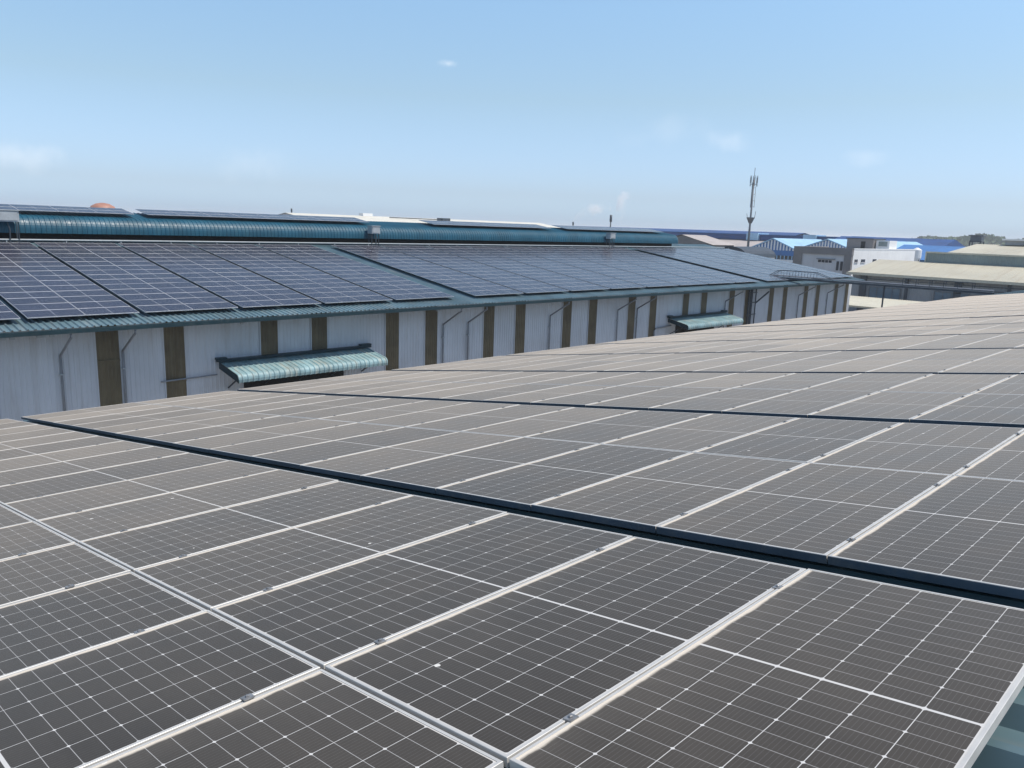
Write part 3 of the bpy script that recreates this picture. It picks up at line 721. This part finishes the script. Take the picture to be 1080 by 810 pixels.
# ---------------------------------------------------------------- blue sheds
def gable_shed(x0_, x1_, y, ze, zp, depth, label):
    xm = (x0_+x1_)/2
    t = thing('blue_shed', label, 'shed', (xm, y+depth/2, 0), 'blue gabled sheds')
    b = MB(); i = [b.vert(p) for p in ((x0_,y,ze),(x1_,y,ze),(xm,y,zp))]; b.face(i)
    i = [b.vert(p) for p in ((x0_,y+depth,.02),(x1_,y+depth,.02),(x1_,y+depth,ze),(xm,y+depth,zp),(x0_,y+depth,ze))]; b.face(i)
    b.box(x0_, x1_, y+.05, y+.3, ze-1.25, ze)
    b.quad((x0_,y,.02),(x0_,y+depth,.02),(x0_,y+depth,ze),(x0_,y,ze)); b.quad((x1_,y,.02),(x1_,y+depth,.02),(x1_,y+depth,ze),(x1_,y,ze))
    b.quad((x0_,y+.2,.02),(x1_,y+.2,.02),(x1_,y+.2,ze-2.2),(x0_,y+.2,ze-2.2))
    b.quad((x0_,y+.25,ze-2.2),(x1_,y+.25,ze-2.2),(x1_,y+.25,ze-1.2),(x0_,y+.25,ze-1.2))
    obj('wall', b, M['blue_mid'], t)
    b = MB(); k = 0; n = 16
    for k in range(n):
        x = x0_+(k+.5)*(x1_-x0_)/n; h = (zp-ze)*(1-abs(x-xm)/((x1_-x0_)/2))
        b.box(x-.2, x+.2, y-.12, y-.02, ze+.02, ze+h-.05)
    obj('gable_ribs', b, M['white'], t)
    b = MB()
    for sg, x in ((1,x0_),(-1,x1_)):
        b.hexa([(x-sg*.4,y-.4,ze-.15),(xm,y-.4,zp+.02),(xm,y+depth,zp+.02),(x-sg*.4,y+depth,ze-.15),
                (x-sg*.4,y-.4,ze+.1),(xm,y-.4,zp+.28),(xm,y+depth,zp+.28),(x-sg*.4,y+depth,ze+.1)])
    obj('roof', b, M['blue_pale'], t)
    b = MB(); n = 12
    b.box(x0_+1.0, x1_-.3, y+.1, y+.2, ze-2.15, ze-1.3); wd = obj('window', b, M['window'], t)
    b = MB()
    for k in range(n+1):
        x = x0_+1+(k)*(x1_-x0_-1.4)/n; b.box(x-.1, x+.1, y, y+.1, ze-2.2, ze-1.25)
    obj('mullion', b, M['blue_pale'], wd)
    b = MB(); b.box(x0_, x1_, y-.1, y+.04, ze-2.9, ze-2.25); obj('sill_band', b, M['white'], t)
gable_shed(-101.5, -88.0, 190, 7.0, 9.75, 28, 'blue shed with white-ribbed gable just right of the antenna mast')
gable_shed(-86.6, -75.0, 190, 8.0, 10.05, 28, 'blue shed with white-ribbed gable behind the pale office block')
gable_shed(-74.4, -66.0, 196, 8.2, 10.0, 24, 'blue shed with white-ribbed gable directly left of the office stair room')

t = thing('long_blue_factory', 'very long factory with faded pink roof and dark blue ridge band on the horizon', 'factory', (-130, 250, 0))
b = MB(); b.quad((-230,222,5.0),(-86,222,5.0),(-86,251,9.2),(-230,251,9.2)); b.quad((-230,284,5),(-86,284,5),(-86,251,9.2),(-230,251,9.2)); obj('roof', b, M['pink_roof'], t)
b = MB(); b.box(-228, -88, 223, 283, .02, 5.0); obj('wall', b, M['offwhite'], t)
b = MB(); b.box(-230, -86, 248.5, 254, 9.0, 10.75); vm = obj('ridge_vent', b, M['blue_dark'], t)
b = MB(); b.box(-230.4, -85.6, 247.9, 254.6, 10.75, 10.95); obj('vent_roof', b, M['blue_mid'], vm)
for x in (-133.5, -113.5, -98):
    b = MB(); b.box(x, x+4.2, 247.2, 255, 8.9, 11.3); obj('vent_hood', b, M['blue_pale'], t)
t = thing('far_solar_factory', 'distant factory with thin dark ridge just above the long blue band', 'factory', (-190, 330, 0))
b = MB(); b.box(-290, -152, 300, 360, .02, 8); obj('wall', b, M['offwhite'], t)
b = MB(); b.quad((-291,298,8),(-151,298,8),(-151,330,12.2),(-291,330,12.2)); b.quad((-291,362,8),(-151,362,8),(-151,330,12.2),(-291,330,12.2)); obj('roof', b, M['blue_dark'], t)
t = thing('navy_roof_factory', 'navy-roofed factory carrying round fans beyond the white side wall', 'factory', (-75, 230, 0))
b = MB(); b.box(-96, -66, 222, 250, .02, 8.4); obj('wall', b, M['blue_mid'], t)
b = MB(); b.quad((-96.5,221,8.3),(-65.5,221,8.3),(-65.5,236,11.2),(-96.5,236,11.2)); b.quad((-96.5,251,8.3),(-65.5,251,8.3),(-65.5,236,11.2),(-96.5,236,11.2))
for x in (-96.5,-65.5):
    i = [b.vert(p) for p in ((x,221,8.3),(x,251,8.3),(x,236,11.2))]; b.face(i)
obj('roof', b, M['blue_dark'], t)
def fan(x, label):
    t = thing('roof_fan', label, 'fan', (x, 219.5, 8.5), 'round fans on the navy roof')
    b = MB(); pr = [(1.15,0),(1.25,.25),(1.15,.9)]
    b.tube([(x,219.0,9.0),(x,220.2,9.0)], 1.2, 18); obj('drum', b, M['white'], t)
    b = MB(); b.tube([(x,218.93,9.0),(x,218.99,9.0)], 0.95, 18); obj('grille', b, M['window'], t)
    b = MB(); b.box(x-.7,x+.7,219.1,220.2,6.9,7.8); obj('stand', b, M['galv'], t)
fan(-76.6, 'round white fan housing, left one of two beyond the white side wall')
fan(-73.2, 'round white fan housing, right one of two beyond the white side wall')
t = thing('blue_roof_factory', 'bright blue sloping factory roof below the wooded skyline', 'factory', (-52, 205, 0))
b = MB(); b.box(-66, -38, 186, 215, .02, 6.6); obj('wall', b, M['blue_mid'], t)
b = MB(); b.quad((-66.4,185,6.5),(-37.6,185,6.5),(-37.6,200,9.6),(-66.4,200,9.6)); b.quad((-66.4,215.4,6.5),(-37.6,215.4,6.5),(-37.6,200,9.6),(-66.4,200,9.6)); obj('roof', b, M['blue_mid'], t)
t = thing('white_hopper', 'small white hopper standing against the blue sloping roof', 'hopper', (-58.2, 184, 0))
b = MB(); b.lathe((-58.2,184,0), [(0.3,5.0),(1.0,6.9),(1.0,8.6),(0.2,9.1)], 14); obj('hopper', b, M['white'], t)
b = MB(); b.bar((-58.9,183.6,.02),(-58.9,183.6,7),.15); b.bar((-57.5,183.6,.02),(-57.5,183.6,7),.15); b.bar((-58.2,184.8,.02),(-58.2,184.8,7),.15); obj('stand', b, M['galv'], t)

# cream warehouse behind the opposite roof
t = thing('cream_warehouse', 'cream-roofed warehouse showing above the curved ridge vent, centre left', 'warehouse', (-92, 70, 0))
b = MB()
b.quad((-76,51,9.2),(-76,99,9.2),(-92,99,11.4),(-92,51,11.4)); b.quad((-108,51,9.2),(-108,99,9.2),(-92,99,11.4),(-92,51,11.4))
obj('roof', b, M['cream'], t)
b = MB(); b.box(-107.6,-76.4,51.5,98.5,.02,9.15)
for y in (51.2, 98.8):
    i = [b.vert(p) for p in ((-107.8,y,9.1),(-76.2,y,9.1),(-92,y,11.37))]; b.face(i)
obj('wall', b, M['offwhite'], t)
b = MB(); b.box(-92.5,-91.5,62.6,64.2,11.35,11.75); obj('ridge_hatch', b, M['white'], t)
b = MB(); b.bar((-90,66,11.3),(-89,75,11.25),.12); b.box(-90,-88.6,74.6,76,11.0,11.5); obj('antenna_arm', b, M['dark_steel'], t)
# grey-brown roof past the end of the ridge vent
t = thing('brown_shed', 'small gabled shed with dark gable peeping over the far end of the opposite roof', 'shed', (-70, 118, 0))
b = MB(); i = [b.vert(p) for p in ((-76,110,8.9),(-64.7,110,8.9),(-70.3,110,10.2))]; b.face(i); b.box(-75.9,-64.8,110.02,116.8,.02,8.88); obj('wall', b, M['brown_grey'], t)
b = MB()
for x in (-76.3,-64.4): b.quad((x,109.7,8.85),(-70.3,109.7,10.3),(-70.3,117,10.3),(x,117,8.85))
obj('roof', b, M['pink_roof'], t)
t = thing('dark_barrel_roof', 'small dark rounded roof at the foot of the antenna mast', 'shed', (-66, 120, 0))
b = MB(); pr = [(-63.6+2.7*math.cos(k/10*math.pi), 7.2+1.5*math.sin(k/10*math.pi)) for k in range(11)]
A = [b.vert((x,114,z)) for x,z in pr]; B = [b.vert((x,124,z)) for x,z in pr]
for k in range(10): b.face((A[k],A[k+1],B[k+1],B[k]))
b.face(A[::-1]); b.face(B); obj('roof', b, M['dark_steel'], t)
b = MB(); b.box(-66.2,-61,114.1,123.9,.02,7.2); obj('wall', b, M['grey_wall'], t)

# antenna mast
t = thing('antenna_mast', 'tall thin grey monopole with whip antennas at its top against the sky', 'mast', (-93.4, 174.6, 0))
b = MB(); b.tube([(-93.4,174.6,0),(-93.4,174.6,23.4)], 0.36, 10, r2=0.15); pole = obj('pole', b, M['galv'], t, True)
b = MB(); b.lathe((-93.4,174.6,14.6), [(0.35,-1.3),(0.95,0),(0.95,.12),(0.4,.14)], 12); b.tube([(-94.3,174.6,14.7),(-94.5,174.6,15.6)],.06,6); b.tube([(-92.4,174.6,14.7),(-92.2,174.6,16.2)],.06,6); obj('platform', b, M['galv'], t)
b = MB()
for k in range(3):
    a_ = k*2.094+.4; x, y = -93.4+0.55*math.cos(a_), 174.6+.55*math.sin(a_)
    b.tube([(x,y,17),(x,y,22.8)], .045, 6)
for z in (17.2, 18.6, 20.1, 21.6):
    for k in range(3):
        a_ = k*2.094+.4; b.bar((-93.4,174.6,z),(-93.4+.55*math.cos(a_),174.6+.55*math.sin(a_),z),.06)
obj('cable_ladder', b, M['galv'], t)
for k in range(6):
    a_ = k*1.047+.2; x, y = -93.4+0.85*math.cos(a_), 174.6+0.85*math.sin(a_)
    b = MB(); b.bar((-93.4,174.6,22.4),(x,y,22.4),.08); b.bar((x,y,21.9),(x,y,24.4),.08); b.box(x-.07,x+.07,y-.05,y+.05,22.7,24.0); obj('antenna', b, M['galv'], t)
b = MB(); b.tube([(-93.4,174.6,23.3),(-93.4,174.6,26.2)], .06, 6); obj('lightning_rod', b, M['galv'], t)
# red dome
t = thing('red_dome', 'haze-paled orange-red rounded tank top peeping over the roof panels at left', 'tank', (-150.5, 48.2, 0))
b = MB(); b.lathe((-150.5,48.2,0), [(2.2,0.0),(2.2,11.0),(1.9,11.7),(1.1,12.15),(0.3,12.3)], 24); obj('tank', b, M['red'], t, True)
# thin chimneys
def chimney(x, y, z, r_, label, head=True):
    t = thing('chimney', label, 'chimney', (x,y,0), 'thin chimneys on the skyline')
    b = MB(); b.tube([(x,y,0),(x,y,z)], r_, 10, r2=r_*.7); obj('stack', b, M['dark_steel'], t, True)
    b = MB(); b.tube([(x,y,z-.9 if not head else z-2.2),(x,y,z)], r_*(1.5 if head else 1.1), 10); obj('collar', b, M['dark_steel'], t, True)
CH = {}
# ---------------------------------------------------------------- wooded skyline
b = MB(); rnd = random.Random(11)
def bearing(px, D):                       # point on the ground in the direction of a column of the view
    d = FW + RX*((px-540)/FPX) + DN*((245-405)/FPX); d.z = 0; d.normalize(); return CAM.xy.to_3d() + d*D
for k in range(9000):
    px = rnd.uniform(945, 1280); D = rnd.uniform(900, 1150)
    p = bearing(px, D)
    hh = 15.8 + 2.2*math.sin(px*.031)+1.3*math.sin(px*.11+1) - (3.5 if px > 1060 else 0) - max(0, (985-px))*0.12
    hh *= rnd.uniform(.86, 1.04); z = hh*(1-rnd.random()**2.2*.9)
    s_ = rnd.uniform(.9, 2.4)
    u_ = Vector((rnd.gauss(0,1),rnd.gauss(0,1),rnd.gauss(0,1))).normalized(); v_ = u_.cross(Vector((rnd.gauss(0,1),rnd.gauss(0,1),rnd.gauss(0,1)))).normalized()
    c = Vector((p.x,p.y,max(.8,z)))
    b.quad(c-u_*s_-v_*s_*.6, c+u_*s_*.8-v_*s_, c+u_*s_+v_*s_*.7, c-u_*s_*.7+v_*s_)
tag(obj('woodland', b, M['leaf']), 'far wooded skyline of dark green trees behind the blue roofs', 'woodland', kind='stuff')
def chim_at(px, D, z): p = bearing(px, D); return p.x, p.y, z
x,y,z = chim_at(308, 240, 13.6); chimney(x,y,z,.22,'short thin chimney above the cream roof, leftmost on the skyline',False)
x,y,z = chim_at(604, 260, 12.8); chimney(x,y,z,.25,'short thin chimney under the left smoke plume, middle of the skyline',False)
x,y,z = chim_at(643.5, 260, 15.4); chimney(x,y,z,.26,'taller thin chimney with a thick head, right of the smoke plume')

# ---------------------------------------------------------------- air
hz = bpy.data.materials.new('haze'); hz.use_nodes = True
hn = hz.node_tree.nodes; hn.remove(hn['Principled BSDF'])
pv = hn.new('ShaderNodeVolumePrincipled'); pv.inputs['Density'].default_value = 0.00030; pv.inputs['Color'].default_value = (0.95,0.97,1.0,1); pv.inputs['Anisotropy'].default_value = 0.2
hz.node_tree.links.new(pv.outputs[0], hn['Material Output'].inputs['Volume'])
b = MB(); b.box(-6010, 6010, -6010, 6010, -1.0, 27.5)
tag(obj('haze', b, hz), kind='stuff')
scene.cycles.volume_bounces = 3

# faint smoke drifting from the far chimneys
sm = bpy.data.materials.new('thin_smoke'); sm.use_nodes = True
sn, sl_ = sm.node_tree.nodes, sm.node_tree.links; sn.remove(sn['Principled BSDF'])
pv = sn.new('ShaderNodeVolumePrincipled'); pv.inputs['Color'].default_value = (1.0,1.0,1.0,1)
g_ = sn.new('ShaderNodeNewGeometry'); no = sn.new('ShaderNodeTexNoise'); no.inputs['Scale'].default_value = 0.22; no.inputs['Detail'].default_value = 5
sl_.new(g_.outputs['Position'], no.inputs['Vector'])
mr = sn.new('ShaderNodeMapRange'); mr.inputs[1].default_value = 0.46; mr.inputs[2].default_value = 0.75; mr.inputs[4].default_value = 0.36
sl_.new(no.outputs['Fac'], mr.inputs[0]); sl_.new(mr.outputs[0], pv.inputs['Density']); sl_.new(pv.outputs[0], sn['Material Output'].inputs['Volume'])
def plume(path, label):
    b = MB(); pts = []
    for px, D, z in path: p = bearing(px, D); pts.append((p.x, p.y, z))
    n = len(pts); rings = []
    b.tube([pts[0], pts[1]], 0.5, 10, r2=1.4) if n == 2 else None
    rad = [0.4, 1.4, 2.2, 2.6, 1.6][:n]
    P = [Vector(p) for p in pts]
    for k, p in enumerate(P):
        d = (P[min(k+1,n-1)]-P[max(k-1,0)]).normalized(); u = d.cross(Vector((0.2,0.3,0.93))).normalized(); v = d.cross(u)
        rings.append([b.vert(p+u*math.cos(j*.6283)*rad[k]+v*math.sin(j*.6283)*rad[k]) for j in range(10)])
    for A, B in zip(rings, rings[1:]):
        for j in range(10): b.face((A[j], A[(j+1)%10], B[(j+1)%10], B[j]))
    b.face(rings[0][::-1]); b.face(rings[-1])
    tag(obj('smoke', b, sm), label, 'smoke', 'smoke over the skyline', 'stuff')
plume([(604,262,12.9),(611,262,14.8),(622,262,16.6),(634,262,17.8),(642,262,18.4)], 'left wisp of white smoke leaning right above the short chimney')
plume([(652,285,12.5),(653,285,15.5),(654,285,18.5),(656,285,21.5),(658,285,24.0)], 'right wisp of white smoke rising upright beside the taller chimney')
